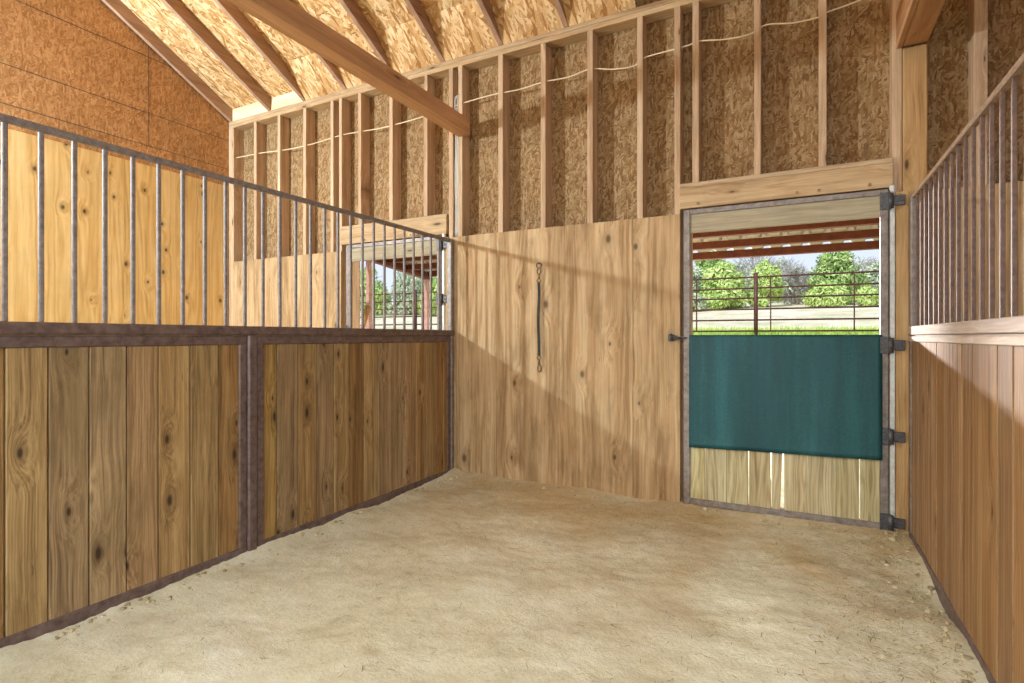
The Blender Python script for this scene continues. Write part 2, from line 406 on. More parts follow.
# ------------------------------------------------------------------ wall framing
TP0, TP1 = 3.95, 4.035
tag(B(XE+.004, 4.59, YS, YO-.003, TP0, 3.992).box(XE+.004, 4.59, YS, YO-.003, 3.994, TP1).build('top_plate', 'lumber_x'), 'long pale double plate lying along the tops of the bare studs', 'beam')
HB, HT = 2.335, 2.535    # header bottom / top
studs = [  # x0, x1, z0, label
    (-6.365, -6.27, 0, 'pale corner stud where the back wall meets the orange end wall'),
    (-5.892, -5.848, 0, 'first slim stud right of the far corner'),
    (-5.476, -5.430, 0, 'second slim stud right of the far corner'),
    (-5.046, -5.000, 0, 'third slim stud right of the far corner'),
    (-4.618, -4.574, 0, 'fourth slim stud right of the far corner'),
    (-4.490, -4.447, 0, 'stud at the left end of the small barred opening\'s header'),
    (-4.214, -4.170, HT, 'first short stud standing on the header of the barred opening'),
    (-3.784, -3.738, HT, 'second short stud standing on the header of the barred opening'),
    (-3.342, -3.296, HT, 'third short stud standing on the header of the barred opening'),
    (-3.038, -2.990, 0, 'left stud of the close pair behind the tie beam end'),
    (-2.930, -2.882, 0, 'right stud of the close pair behind the tie beam end'),
    (-2.487, -2.437, 0, 'first stud right of the tie beam end'),
    (-2.052, -2.003, 0, 'second stud right of the tie beam end, above the hanging strap'),
    (-1.614, -1.563, 0, 'third stud right of the tie beam end'),
    (-1.183, -1.135, 0, 'fourth stud right of the tie beam end'),
    (-.884, -.838, 0, 'full height stud at the left end of the green gate\'s header'),
    (-.747, -.697, HT, 'first short stud on the green gate\'s header, in a dark gap'),
    (-.303, -.257, HT, 'second short stud standing on the green gate\'s header'),
    (.119, .167, HT, 'third short stud standing on the green gate\'s header'),
    (.550, .604, 0, 'stud right of the gate header, tight against the thick post'),
    (.982, 1.05, 0, 'pale stud behind the slanting bar tops beside the thick post'),
    (1.45, 1.50, 0, 'stud at the far right edge behind the barred partition'),
]
for x0, x1, z0, lab in studs:
    tag(B(x0, x1, YS, YO-.001, z0-.0 if z0 else -.03, TP0).build('wall_stud', 'stud'), lab, 'stud', 'bare wall studs')
hl = ['thick plank header above the green gate', 'plank header above the small barred opening']
for (x0, x1), lab in zip([(-.838, .553), (-4.447, -3.051)], hl):
    m = B(x0, x1, YS-.024, YO-.005, HB, HT-.036).box(x0, x1, YS-.018, YO-.002, HT-.034, HT)
    h = m.build('door_header', 'lumber_x'); tag(h, lab, 'header', 'door headers')
    for xb in ([-.70, -.02, .12, .42] if x0 > -1 else [-4.1, -3.5]):
        MB().tube([(xb, YS-.034, HB+.03), (xb, YS-.022, HB+.03)], .011, 8).build('bolt', 'brass', h)
# posts and tie beams
tag(B(.608, .742, YS-.005, YO-.002, -.03, 3.258, bev=.006).build('wood_post', 'post'), 'thick square wooden post right of the gate, under the tie beam', 'post')
def tie(x0, x1, lab, z0=3.262, z1=3.41):
    return tag(B(x0, x1, -5.2, YS-.001, z0, z1, bev=.006).build('tie_beam', 'lumber_y'), lab, 'beam', 'tie beams')
tie(-2.925, -2.79, 'heavy squared timber crossing overhead towards the close stud pair')
t = tie(.606, .742, 'timber above the thick post at the upper right', 3.262, 3.5)
B(.572, .603, -5.2, YS-.001, 3.262, 3.5).build('side_plank', 'lumber_y', t)
# rafters
rx = [(-6.33, 'rafter running down along the orange end wall'), (-5.62, 'first rafter right of the end wall'), (-5.03, 'second rafter right of the end wall'),
      (-4.40, 'rafter mostly hidden above the tie beam, left of it'), (-3.735, 'rafter whose foot disappears behind the tie beam'), (-3.11, 'first rafter right of the tie beam'),
      (-2.46, 'second rafter right of the tie beam'), (-1.81, 'third rafter right of the tie beam, at the top edge'), (-1.17, 'hidden'), (-.52, 'hidden'), (.12, 'hidden'), (.76, 'hidden')]
bl = []
for i, (x, lab) in enumerate(rx):
    if lab == 'hidden': continue
    zb = lambda y: roofz(y, 4.045)
    y1 = YO+.3
    pr = [(YS+.0, TP1+.003), (y1, TP1+.003), (y1, roofz(y1, 4.197)), (RY, roofz(RY, 4.197)), (RY, zb(RY)), (YS, zb(YS))]
    pr = [(YS, TP1+.002), (YO+.012, TP1+.002), (YO+.012, roofz(YO+.012, 4.199)), (RY, roofz(RY, 4.199)), (RY, zb(RY))]
    tag(MB().prism(pr, 'x', x-.022, x+.022).build('roof_rafter', 'rafter'), lab, 'rafter', 'roof rafters')
for i in range(len(rx)-1):
    a, b = rx[i][0]+.024, rx[i+1][0]-.024
    if i in (0, 1): lab = ('yellow pine board closing the gap beside the end wall', 'whitish pine board between the first two rafters')[i]; mt = 'block'
    else:
        lab = ['', '', 'flake board strip left of the hidden rafter', 'flake board strip behind the tie beam', 'flake board strip at the first rafter right of the tie beam',
               'flake board strip between the rafters above the close stud pair', 'flake board strip between the last two rafters', 'flake board strip at the top edge right of the last rafter'][i] if i < 8 else None
        mt = 'osb_wall'
    if lab is None: continue
    if i < 2: m = MB().prism([(YS+.01, TP1+.002), (YS+.048, TP1+.002), (YS+.048, 4.165), (YS+.01, 4.185)], 'x', a, b)
    else: m = MB().prism([(YS+.004, TP1+.002), (YS+.018, TP1+.002), (4.20, roofz(4.20, 4.197)), (4.18, roofz(4.18, 4.197))], 'x', a, b)
    tag(m.build('rafter_blocking', mt if i < 2 else 'osb_roof'), lab, 'blocking', 'blocking between the rafters')

# ------------------------------------------------------------------ plywood
def ply(x0, x1, z0, z1, lab, y0=YB, mat='ply'):
    return tag(B(x0, x1, y0, y0+.0115, z0, z1, bev=.0015).build('plywood_sheet', mat), lab, 'plywood', 'plywood wall sheets')
ply(XL+.01, -2.502, -.03, 2.30, 'narrow plywood strip on the back wall beside the left partition')
ply(-2.499, -1.215, -.03, 2.30, 'plywood sheet carrying the hanging strap')
ply(-1.212, -.838, -.03, 2.30, 'plywood sheet at the latch side of the green gate')
ply(XE+.1, -5.4, -.03, 2.27, 'plywood sheet behind the bars in the far corner of the next stall')
ply(-5.397, -4.447, -.03, 2.27, 'plywood sheet behind the bars left of the small barred opening')
ply(.745, 1.95, -.03, 2.29, 'plywood sheet seen through the bars of the right partition')
def plyend(y0, y1, z0, z1, lab):
    return tag(B(XE+.001, XE+.013, y0, y1, z0, z1, bev=.0015).build('plywood_sheet', 'ply_new'), lab, 'plywood', 'plywood wall sheets')
plyend(.82, 3.25, -.03, 3.22, 'golden knotty plywood on the end wall, the sheet at the photo\'s left edge')
plyend(3.253, YB-.0, -.03, 3.22, 'golden knotty plywood on the end wall, the sheet next to the far corner')

# ------------------------------------------------------------------ left partition
P = empty('stall_partition', (XL, 2.2, 0), 'left stall wall of brown boards in steel frames topped by round bars', 'partition')
HX = .028
def rail(y0, y1, z0, z1, name, mat, par, x=XL, hx=HX, bev=.008): return B(x-hx, x+hx, y0, y1, z0, z1, bev=bev).build(name, mat, par)
rail(-.05, YB-.002, 1.3375, 1.396, 'cap_rail', 'frame', P, hx=.036, bev=.012)
rail(-.05, YB-.002, 2.242, 2.274, 'top_rail', 'bar', P, hx=.016, bev=.006)
rail(YB-.055, YB-.003, 0, 2.274, 'end_post', 'frame_grey', P, hx=.028)
rail(2.204, 2.268, -.02, 1.345, 'post', 'frame', P, hx=.034, bev=.01)
rail(-.05, .01, -.02, 1.345, 'post', 'frame', P, hx=.034, bev=.01)
for k in range(34):
    y = 1.063+.1266*(k-7)
    if y > 4.33: break
    B(XL-.0095, XL+.0095, y-.0095, y+.0095, 1.395, 2.244, bev=.004).build('bar', 'bar', P)
L1 = [.065, .24, .40, .57, .73, .90, 1.06, 1.211, 1.371, 1.533, 1.687, 1.857, 2.022, 2.15]
L2 = [2.322, 2.423, 2.587, 2.754, 2.91, 3.062, 3.22, 3.375, 3.543, 3.72, 3.864, 4.01, 4.157, 4.275, 4.40]
def panel(ys, y0, y1):
    fr = MB()
    x0, x1 = XL-.024, XL+.024
    w = .052
    # mitred angle-iron frame: four bars
    fr.box(x0, x1, y0, y1, 1.283, 1.337, .006); fr.box(x0, x1, y0, y1, -.03, .062, .006)
    fr.box(x0+.001, x1-.001, y0, y0+w, .05, 1.29, .006); fr.box(x0+.001, x1-.001, y1-w, y1, .05, 1.29, .006)
    f = fr.build('panel_frame', 'frame', P)
    b = MB()
    ys = [y0+w-.01]+[y for y in ys if y0+w+.03 < y < y1-w-.03]+[y1-w+.01]
    for a, c in zip(ys, ys[1:]):
        j = rnd.uniform(-.003, .003)
        b.box(XL-.019, XL+.015+j, a+.0022, c-.0022, .04, 1.30, .004)
    b.build('board_panel', 'board', f)
panel(L1, .012, 2.202); panel(L2, 2.270, YB-.058)

# ------------------------------------------------------------------ right partition
Q = empty('stall_partition', (XR, 2.2, 0), 'right stall wall of worn boards under wooden rails and a row of bars', 'partition')
rail(.0, 4.36, 1.343, 1.398, 'cap_rail', 'rail_plank', Q, XR, .030, .004)
rail(.0, 4.36, 1.300, 1.335, 'lower_rail', 'rail_plank', Q, XR-.006, .022, .004)
B(XR-.012, XR+.03, .0, 4.36, 1.33, 1.345, bev=0).build('rail_core', 'rail_plank', Q)
rail(.0, 4.36, 2.220, 2.245, 'top_rail', 'rail_right', Q, XR, .016, .004)
rail(4.30, 4.36, -.02, 2.245, 'end_post', 'frame_grey', Q, XR, .021, .006)
rail(.0, 4.36, -.03, .075, 'base_rail', 'frame', Q, XR, .022, .006)
for k in range(36):
    y = 2.34+.1245*(k-18)
    if y > 4.25: break
    B(XR-.0075, XR+.0075, y-.0075, y+.0075, 1.396, 2.222, bev=.002).build('bar', 'bar_right', Q)
b = MB()
R = [.03, .2, .37, .55, .71, .9, 1.07, 1.25, 1.42, 1.6, 1.78, 1.95, 2.10, 2.27, 2.412, 2.578, 2.901, 3.065, 3.23, 3.411, 3.58, 3.826, 4.08, 4.298]
for a, c in zip(R, R[1:]):
    g = .006 if abs(a-2.412) < .001 else .0022
    b.box(XR-.016+rnd.uniform(-.003, .003), XR+.016, a+g, c-.0022, .04, 1.305, .004)
b.build('board_panel', 'board_right', Q)

# ------------------------------------------------------------------ stall gates
def gate(x0, x1, lab, mat_on, boards):
    """x0..x1 outer edges of the steel frame; hinges on the right"""
    w = .05; y0, y1 = YB-.03, YB+.016
    G = empty('stall_gate', ((x0+x1)/2, YB, 0), lab, 'gate')
    fr = MB()
    fr.box(x0, x0+w, y0, y1, .03, 2.322, .005); fr.box(x1-w+.004, x1, y0, y1, .03, 2.322, .005)
    fr.box(x0+w-.004, x1-w+.008, y0+.001, y1, 2.282, 2.322, .005); fr.box(x0+w-.004, x1-w+.008, y0+.001, y1, .03, .078, .005)
    fr.box(x0+w-.004, x1-w+.008, y0+.006, y1, 1.29, 1.335, .004)
    fr.build('gate_frame', 'frame_grey', G)
    B(x0+w-.002, x1-w+.006, y0+.012, y1-.002, OT+.0, 2.284).build('top_board', 'weathered_x', G)
    b = MB()
    for i, (a, c) in enumerate(boards):
        if mat_on and i == 4: b.prism([(a, .07), (c-.012, .07), (c+.002, .5), (c+.002, 1.335), (a, 1.335)], 'y', y0+.014, y1-.006)
        elif mat_on and i == 3: b.prism([(a, .07), (c+.003, .07), (c+.003, .26), (c-.003, .30), (c-.003, 1.335), (a, 1.335)], 'y', y0+.014, y1-.006)
        else: b.box(a, c, y0+.014, y1-.006, .07, 1.335, .003)
    b.build('board_panel', 'board_gate', G)
    if mat_on:
        bm = bmesh.new(); nx, nz = 40, 26; xa, xb = x0+w-.006, x1-w+.014
        fr_ = [];  bk = []
        for j in range(nz+1):
            rw = []; rb = []
            for i in range(nx+1):
                x = xa+(xb-xa)*i/nx; zb_ = .478+.026*i/nx
                z = zb_+(1.346-zb_)*j/nz
                y = y0-.004+.0022*math.sin(x*19+1)+.001*math.sin(x*40+z*6)-(.006*math.exp(-((z-zb_)/.05)**2))*(.5+.5*math.sin(x*7))
                rw.append(bm.verts.new((x, y-.006, z))); rb.append(bm.verts.new((x, y+.002, z)))
            fr_.append(rw); bk.append(rb)
        for j in range(nz):
            for i in range(nx):
                bm.faces.new((fr_[j][i], fr_[j][i+1], fr_[j+1][i+1], fr_[j+1][i])).smooth = True
                bm.faces.new((bk[j][i+1], bk[j][i], bk[j+1][i], bk[j+1][i+1]))
        for j in range(nz):
            bm.faces.new((fr_[j+1][0], bk[j+1][0], bk[j][0], fr_[j][0])); bm.faces.new((fr_[j][nx], bk[j][nx], bk[j+1][nx], fr_[j+1][nx]))
        for i in range(nx):
            bm.faces.new((fr_[0][i], bk[0][i], bk[0][i+1], fr_[0][i+1])); bm.faces.new((fr_[nz][i+1], bk[nz][i+1], bk[nz][i], fr_[nz][i]))
        q = MB(); q.bm.free(); q.bm = bm
        o = q.build('rubber_mat', 'mat', G); o['label'] = 'dark green rubber mat'
    # hinges
    for z in ((2.24, 1.275, .665, .09) if mat_on else (2.23, 1.7)):
        h = MB()
        h.tube([(x1+.012, y0-.006, z-.05), (x1+.012, y0-.006, z+.05)], .017, 10)
        h.box(x1-.05, x1+.012, y0-.012, y0+.004, z-.058, z+.058, .003)
        h.box(x1+.005, x1+.092, y0-.002, y0+.014, z-.034, z+.034, .004)
        h = h.build('hinge', 'iron', G)
        for dx in (.045, .072): MB().tube([(x1+dx, y0-.010, z), (x1+dx, y0-.001, z)], .009, 8).build('bolt', 'iron', h)
    return G
bx = [-.767, -.648, -.492, -.339, -.186, -.109, .049, .208, .361, .478]
gaps = {1: .004, 3: .007, 4: .009, 5: .014, 8: .007}
boards = []
for i in range(len(bx)-1):
    l = gaps.get(i, .0014)/2; r = gaps.get(i+1, .0014)/2
    boards.append((bx[i]+l, bx[i+1]-r))
GT = gate(-.806, .525, 'tall stall gate with a green mat over weathered boards', True, boards)
GA = gate(-4.347, -3.105, 'gate of the next stall seen through the bars, open above', False, [(-4.30+.123*i, -4.30+.123*(i+1)-.002) for i in range(9)]+[(-3.193, -3.155)])
# latch with a short chain on the near gate
l = MB()
for k in range(5): l.torus((-.80-.022*k, YB-.040-.004*(k % 2), 1.325-.004*math.sin(k*1.2)), .014, .0042, 'y' if k % 2 else 'z', 10, 5, sx=1.3)
l.tube([(-.898, YB-.045, 1.30), (-.90, YB-.04, 1.355)], .011, 8); l.box(-.925, -.878, YB-.026, YB-.012, 1.30, 1.35, .004)
l.tube([(-.90, YB-.03, 1.325), (-.90, YB, 1.325)], .008, 8)
l.build('latch_chain', 'iron', GT)
l = MB(); l.tube([(-4.345, YB-.045, 1.42), (-4.30, YB-.05, 1.43), (-4.26, YB-.045, 1.415)], .012, 8); l.torus((-4.31, YB-.045, 1.43), .02, .006, 'y', 10, 5)
l.tube([(-4.32, YB-.05, 1.42), (-4.32, YB-.028, 1.42)], .008, 6)
l.build('latch', 'iron', GA)
# jamb linings of the two openings
for (x0, x1), lab in zip(DOORS, ('wooden jamb around the gate opening', 'dark wooden jamb around the barred opening')):
    m = MB()
    m.box(x0-.03, x0+.001, YB+.018, YB+.125, 0, OT+.12); m.box(x1-.001, x1+.03, YB+.018, YB+.125, 0, OT+.12)
    m.box(x0-.03, x1+.03, YB+.018, YB+.125, OT+.10, OT+.14)
    struct(m.build('trim_2' if x0 > -1 else 'trim_3', 'post'), lab, 'jamb')
# galvanised hinge posts beside each gate
for x0, lab in ((.529, 'pale galvanised strip between the green gate and its hinge post'), (-3.101, 'pale galvanised strip beside the barred opening')):
    o = B(x0+.002, x0+.033, YB-.02, YB+.011, .0, 2.30, .003).build('hinge_channel', 'galv'); tag(o, lab, 'post', 'hinge channels')
    B(x0+.003, x0+.032, YB-.022, YB+.012, 2.30, 2.345, .006).build('cap', 'white_paint', o)
tag(B(.564, .640, YB-.014, YB+.0095, -.02, 2.30, .004).build('hinge_plank', 'post'), 'wooden plank the green gate\'s iron hinges are bolted to', 'plank')
tag(B(-3.066, -3.024, YB-.014, YB+.010, -.02, 2.30, .004).build('hinge_plank', 'post'), 'wooden plank between the barred opening and the partition\'s end post', 'plank')

# ------------------------------------------------------------------ hanging strap
S_ = empty('lead_strap', (-2.05, YB-.02, 1.98), 'dark strap with metal snaps hanging from a ring on the plywood', 'strap')
m = MB(); m.tube([(-2.05, YB+.002, 1.985), (-2.05, YB-.028, 1.985)], .007, 8); m.torus((-2.05, YB-.03, 1.965), .024, .0045, 'y', 16, 6); m.build('ring', 'iron', S_)
m = MB(); m.torus((-2.05, YB-.032, 1.915), .017, .005, 'y', 12, 6, 1, 1.7); m.tube([(-2.05, YB-.03, 1.885), (-2.05, YB-.03, 1.845)], .010, 8); m.torus((-2.052, YB-.03, 1.83), .017, .0045, 'y', 12, 6); m.build('snap', 'brass', S_)
m = MB(); n = 24
pts = [(-2.052+.004*math.sin(k*.35), YB-.03+.002*math.sin(k*.5), 1.822-.66*k/n) for k in range(n+1)]
bm = bmesh.new(); rows = []
for p in pts: rows.append([bm.verts.new((p[0]+dx, p[1]+dy, p[2])) for dx, dy in ((-.0125, -.002), (.0125, -.002), (.0125, .002), (-.0125, .002))])
for a, c in zip(rows, rows[1:]):
    for k in range(4): bm.faces.new((a[k], a[(k+1) % 4], c[(k+1) % 4], c[k]))
bm.faces.new(rows[0]); bm.faces.new(rows[-1][::-1]); bmesh.ops.recalc_face_normals(bm, faces=bm.faces); m.add(bm)
m.build('webbing', 'strap', S_)
m = MB(); m.torus((-2.05, YB-.03, 1.145), .017, .0045, 'y', 12, 6); m.tube([(-2.05, YB-.03, 1.13), (-2.048, YB-.03, 1.085)], .010, 8); m.torus((-2.045, YB-.031, 1.055), .017, .005, 'y', 12, 6, 1, 1.9)
m.tube([(-2.03, YB-.031, 1.085), (-2.028, YB-.031, 1.03)], .005, 6); m.build('snap', 'brass', S_)

# ------------------------------------------------------------------ electric cable
W = [(-6.26, 3.577), (-5.812, 3.57), (-5.382, 3.539), (-4.961, 3.53), (-4.438, 3.555), (-3.912, 3.539), (-3.428, 3.555), (-3.0, 3.585), (-2.846, 3.597), (-2.541, 3.607), (-2.424, 3.602), (-2.26, 3.600), (-2.095, 3.615), (-1.977, 3.617), (-1.80, 3.612), (-1.634, 3.637), (-1.566, 3.635), (-1.40, 3.59), (-1.219, 3.575), (-1.127, 3.622), (-.905, 3.629), (-.778, 3.634), (-.695, 3.645), (-.5, 3.61), (-.334, 3.606), (-.224, 3.648), (-.05, 3.618), (.111, 3.616), (.179, 3.64), (.369, 3.671), (.52, 3.75), (.57, 3.95)]
def curve(pts, k=6):
    P_ = [Vector(p) for p in pts]; P_ = [P_[0]*2-P_[1]]+P_+[P_[-1]*2-P_[-2]]; out = []
    for i in range(1, len(P_)-2):
        a, b_, c, d = P_[i-1:i+3]
        for j in range(k):
            t = j/k; out.append(.5*((2*b_)+(-a+c)*t+(2*a-5*b_+4*c-d)*t*t+(-a+3*b_-3*c+d)*t**3))
    out.append(P_[-2]); return out
tag(MB().tube(curve([(x, YB+.042+.008*math.sin(x*3), z) for x, z in W]), .0055, 6).build('electric_cable', 'cable'), 'cream electric cable strung through the bare studs near their tops', 'cable')
c = MB()
for k in range(4): c.torus((-2.962+.004*k, YB+.03+.012*k, 3.60+.012*(k % 2)), .030, .005, 'y', 16, 5, .6, 2.4)
for k, x in enumerate((-2.976, -2.96, -2.944)):
    c.tube(curve([(x, YB+.035+.012*k, 3.53), (x+.003, YB+.04, 3.2), (x-.003, YB+.035, 2.9), (x+.002, YB+.04, 2.6), (x, YB+.04, 2.31)]), .0065, 6)
tag(c.build('cable_coil', 'cable_white'), 'looped white cables running down between the close pair of studs', 'cable')

# ------------------------------------------------------------------ lean-to outside
def lz(y): return 2.43+.107*(8-y)
LR = empty('lean_to_roof', (-2.5, 8, 0), 'corrugated lean-to roof on red steel outside the gates', 'roof')
prof = []
x = -6.02; A = []
while x < 4.6:
    A += [(x, 0), (x+.025, .042), (x+.085, .042), (x+.11, 0)]
    x += .232
bm = bmesh.new()
ya, yb = YO+.03, 8.15
for yy, dz in ((ya, 0), (yb, 0)): pass
r1 = [bm.verts.new((x, ya, lz(ya)+.098+h)) for x, h in A]; r2 = [bm.verts.new((x, yb, lz(yb)+.098+h)) for x, h in A]
r3 = [bm.verts.new((x, ya, lz(ya)+.100+h)) for x, h in A]; r4 = [bm.verts.new((x, yb, lz(yb)+.100+h)) for x, h in A]
for k in range(len(A)-1):
    bm.faces.new((r1[k], r1[k+1], r2[k+1], r2[k])); bm.faces.new((r3[k+1], r3[k], r4[k], r4[k+1]))
    bm.faces.new((r2[k], r2[k+1], r4[k+1], r4[k]))
q = MB(); q.bm.free(); q.bm = bm; q.build('roof_sheet', 'sheet', LR)
for y in (4.75, 5.35, 5.9, 6.45, 7.0, 7.55, 8.1):
    MB().prism([(y-.03, lz(y-.03)), (y+.03, lz(y+.03)), (y+.03, lz(y+.03)+.096), (y-.03, lz(y-.03)+.096)], 'x', -5.96, 4.6).build('purlin', 'red_steel', LR)
    if y < 8:
        prf = [(-5.96, lz(y)+.094), (4.55, lz(y)+.094), (4.55, lz(y)+.0975)]
        for k in range(len(A)//4-1, -1, -1):
            xa = A[4*k][0]+.055
            if -5.9 < xa < 4.4: prf += [(xa+.026, lz(y)+.0975), (xa+.022, lz(y)+.137), (xa-.022, lz(y)+.137), (xa-.026, lz(y)+.0975)]
        MB().prism(prf+[(-5.96, lz(y)+.0975)], 'y', y-.034, y-.026).build('rib_glint_strip', 'white_paint', LR)  # added white teeth imitating bright spots of light at the rib gaps
for x in (-5.96, -2.3, 1.7):
    MB().prism([(ya, lz(ya)-.06), (8.16, lz(8.16)-.06), (8.16, lz(8.16)-.002), (ya, lz(ya)-.002)], 'x', x-.05, x+.05).build('rafter_beam', 'red_steel', LR)
    if x < -5: MB().prism([(ya, lz(ya)-.001), (8.2, lz(8.2)-.001), (8.2, lz(8.2)+.094), (ya, lz(ya)+.094)], 'x', x-.06, x-.045).build('rim', 'red_steel', LR)
    for y in ((8.05, 6.55) if x == -5.96 else (8.05,)):
        B(x-.034, x+.034, y-.034, y+.034, -.1, lz(y)-.058, .004).build('post', 'post_out', LR)

# ------------------------------------------------------------------ pipe fence
FZ = [2.631, 2.393, 2.176, 1.937, 1.699, 1.46]
FN = empty('pipe_fence', (-.845, 13, 1.2), 'dark brown steel pipe fence standing across the pasture', 'fence')
for z in FZ: MB().tube([(-26, 13, z), (9, 13, z)], .018, 8).build('rail', 'fence_steel', FN)
for k in range(-6, 4):
    x = -.845+3.05*k
    q = MB().tube([(x, 12.96, 1.05), (x, 12.96, 2.72)], .042, 12)
    if x > -26: q.build('post', 'fence_steel', FN)
for k in range(-7, 5):
    x = -.556+1.525*k
    if -12 < x < 6: B(x-.012, x+.012, 12.975, 13.025, 1.45, 2.64, .002).build('stay', 'fence_steel', FN)
tag(MB().tube([(-11.38, 12.6, 1.0), (-11.38, 12.6, 2.5)], .11, 12, r1=.10).build('fence_post', 'board_gate'), 'round orange wooden post in the pasture seen through the barred opening', 'post')
tag(MB().tube([(-6.06, 6.42, -.06), (-5.97, 6.40, 1.4), (-5.80, 6.36, 1.80)], .04, 8).build('leaning_pole', 'post'), 'rough pole leaning beside the lean-to post beyond the barred opening', 'pole')

# ------------------------------------------------------------------ trees and brush
def tree(x, y, h, w, mat, lab, name, nl=5200, size=.13, seed=1, cat='tree', twig=False, low=.0):
    r = random.Random(seed); z0 = gz(x, y)
    T = empty(name, (x, y, z0), lab, cat, 'trees beyond the fence')
    tr = MB()
    tr.tube(curve([(x, y, z0-.2), (x+.05*w, y, z0+.25*h), (x-.04*w, y+.05, z0+.55*h), (x, y, z0+.8*h)], 4), .05*h*.5+.03, 8, r1=.02)
    for k in range(9):
        a = k*2.4; b = .25+.5*k/9; L = w*.42*(1-b*.5)
        p0 = Vector((x, y, z0+h*b)); p1 = p0+Vector((math.cos(a)*L, math.sin(a)*L, .12*h))
        tr.tube([p0, (p0+p1)/2+Vector((0, 0, .03*h)), p1], .022*h*.4, 5, r1=.008)
    if twig:
        for k in range(900):
            a = r.uniform(0, 2*PI); rad = w*.5*math.sqrt(r.random()); zz = r.uniform(.05, .95)
            rad *= math.sqrt(max(.05, 1-(2*zz-1)**2*.8))
            p0 = Vector((x+math.cos(a)*rad, y+math.sin(a)*rad, z0+h*zz)); d = Vector((math.cos(a)*.5+r.uniform(-.6, .6), math.sin(a)*.5+r.uniform(-.6, .6), r.uniform(.3, 1.2)))*r.uniform(.15, .42)
            tr.tube([p0-d*.6, p0+d*.6], .014, 3, False, r1=.005)
    tr.build('trunk', 'bark' if not twig else 'twig', T)
    # lumpy crown of leaf sprays
    lob = []
    for k in range(16):
        a = r.uniform(0, 2*PI); zz = r.uniform(low+.08, .93); rad = w*.36*math.sqrt(max(.03, 1-abs(zz-.38)/.62))*r.uniform(.5, 1)
        lob.append((Vector((x+math.cos(a)*rad, y+math.sin(a)*rad, z0+h*zz)), w*r.uniform(.13, .22)*(1.15-.55*zz)))
    lob.append((Vector((x, y, z0+h*.45)), w*.34)); lob.append((Vector((x, y, z0+h*.93)), w*.09))
    fm = MB(); tot = sum(l_[1]**2 for l_ in lob)
    if twig: nl //= 6
    for c, R_ in lob:
        for _ in range(int(nl*R_*R_/tot)):
            d = Vector((r.gauss(0, 1), r.gauss(0, 1), r.gauss(0, 1))).normalized()
            p = c+d*R_*r.uniform(.72, 1.08); 
            if p.z < gz(p.x, p.y)+.02: continue
            u = Vector((r.gauss(0, 1), r.gauss(0, 1), r.gauss(0, 1)+.6)).normalized(); w_ = u.cross(d)
            if w_.length < .1: continue
            w_.normalize(); s_ = size*r.uniform(.6, 1.4)
            fm.quad(p-u*s_*.9, p+w_*s_*.32, p+u*s_*1.1, p-w_*s_*.32)
    fm.build('foliage', mat, T)
tree(1.55, 30, 2.35, 3.1, 'leaf_green', 'round green cedar centred in the view above the green mat', 'cedar_tree', 9000, .11, 3)
tree(1.0, 27.3, .95, 1.9, 'leaf_bright', 'low yellow green bush at the foot of the round cedar', 'bush', 3400, .09, 4, 'bush')
tree(2.5, 27.4, .8, 1.2, 'leaf_bright', 'small bush at the right foot of the round cedar', 'bush', 2000, .09, 14, 'bush')
tree(-3.2, 27.6, 2.1, 2.7, 'leaf_bright', 'rounded yellow green tree left of the fence post', 'cedar_tree', 6500, .11, 5)
tree(-1.4, 28.2, 2.2, 1.9, 'leaf_bright', 'bright green tree just right of the fence post', 'cedar_tree', 5200, .10, 6)
tree(-5.3, 29, 2.7, 2.4, 'leaf_pale', 'tall pale tree at the left edge of the gate view', 'pale_tree', 6500, .12, 7)
tree(-4.6, 33.5, 3.3, 2.6, 'leaf_green', 'tall dark tree behind the pale one left of the fence post', 'cedar_tree', 6000, .12, 17)
tree(-2.3, 33.5, 3.0, 2.5, 'leaf_pale', 'thin greyish tree rising behind the fence post', 'pale_tree', 3600, .11, 8, twig=True)
tree(-4.3, 26.2, .75, 1.5, 'leaf_pale', 'low pale scrub under the trees left of the fence post', 'bush', 2200, .09, 18, 'bush')
tree(-.3, 30.6, 1.9, 1.6, 'leaf_pale', 'bare grey brush between the green trees', 'bare_brush', 2600, .10, 9, 'brush', True)
tree(4.4, 30.5, 2.2, 2.2, 'leaf_pale', 'bare grey brush right of the round cedar', 'bare_brush', 3600, .10, 10, 'brush', True)
tree(3.6, 34.5, 2.0, 1.8, 'leaf_pale', 'dull bush behind the right side of the round cedar', 'bush', 3000, .1, 11, 'bush')
for i, x in enumerate((-6.2, -3.6, -1.0, 1.2, 3.2)):
    tree(x, 38+.7*(i % 2), 2.0+.3*(i % 3), 3.2, 'leaf_pale', 'pale far brush, %s from the left in the row behind all the trees' % ORD[i], 'bare_brush', 3600, .13, 60+i, 'brush', i % 2 == 0)
for i, (x, y, h, w, mt, lab) in enumerate([
        (-17.5, 28, 2.8, 3.2, 'leaf_bright', 'bright tree at the right end of the barred opening'), (-20.5, 29, 2.9, 3.4, 'leaf_bright', 'bright tree beside the far lean-to post'),
        (-23.6, 30, 3.0, 3.6, 'leaf_pale', 'pale tree in the middle of the barred opening'), (-26.3, 29, 3.3, 3.4, 'leaf_bright', 'taller bright tree left of the middle of the barred opening'),
        (-28.8, 29, 2.9, 3.0, 'leaf_green', 'green tree behind the near lean-to post'), (-31.4, 28, 3.2, 3.4, 'leaf_bright', 'bright tree at the left end of the barred opening')]):
    tree(x, y, h, w, mt, lab, 'cedar_tree' if mt != 'leaf_pale' else 'pale_tree', 4500, .15, 20+i)
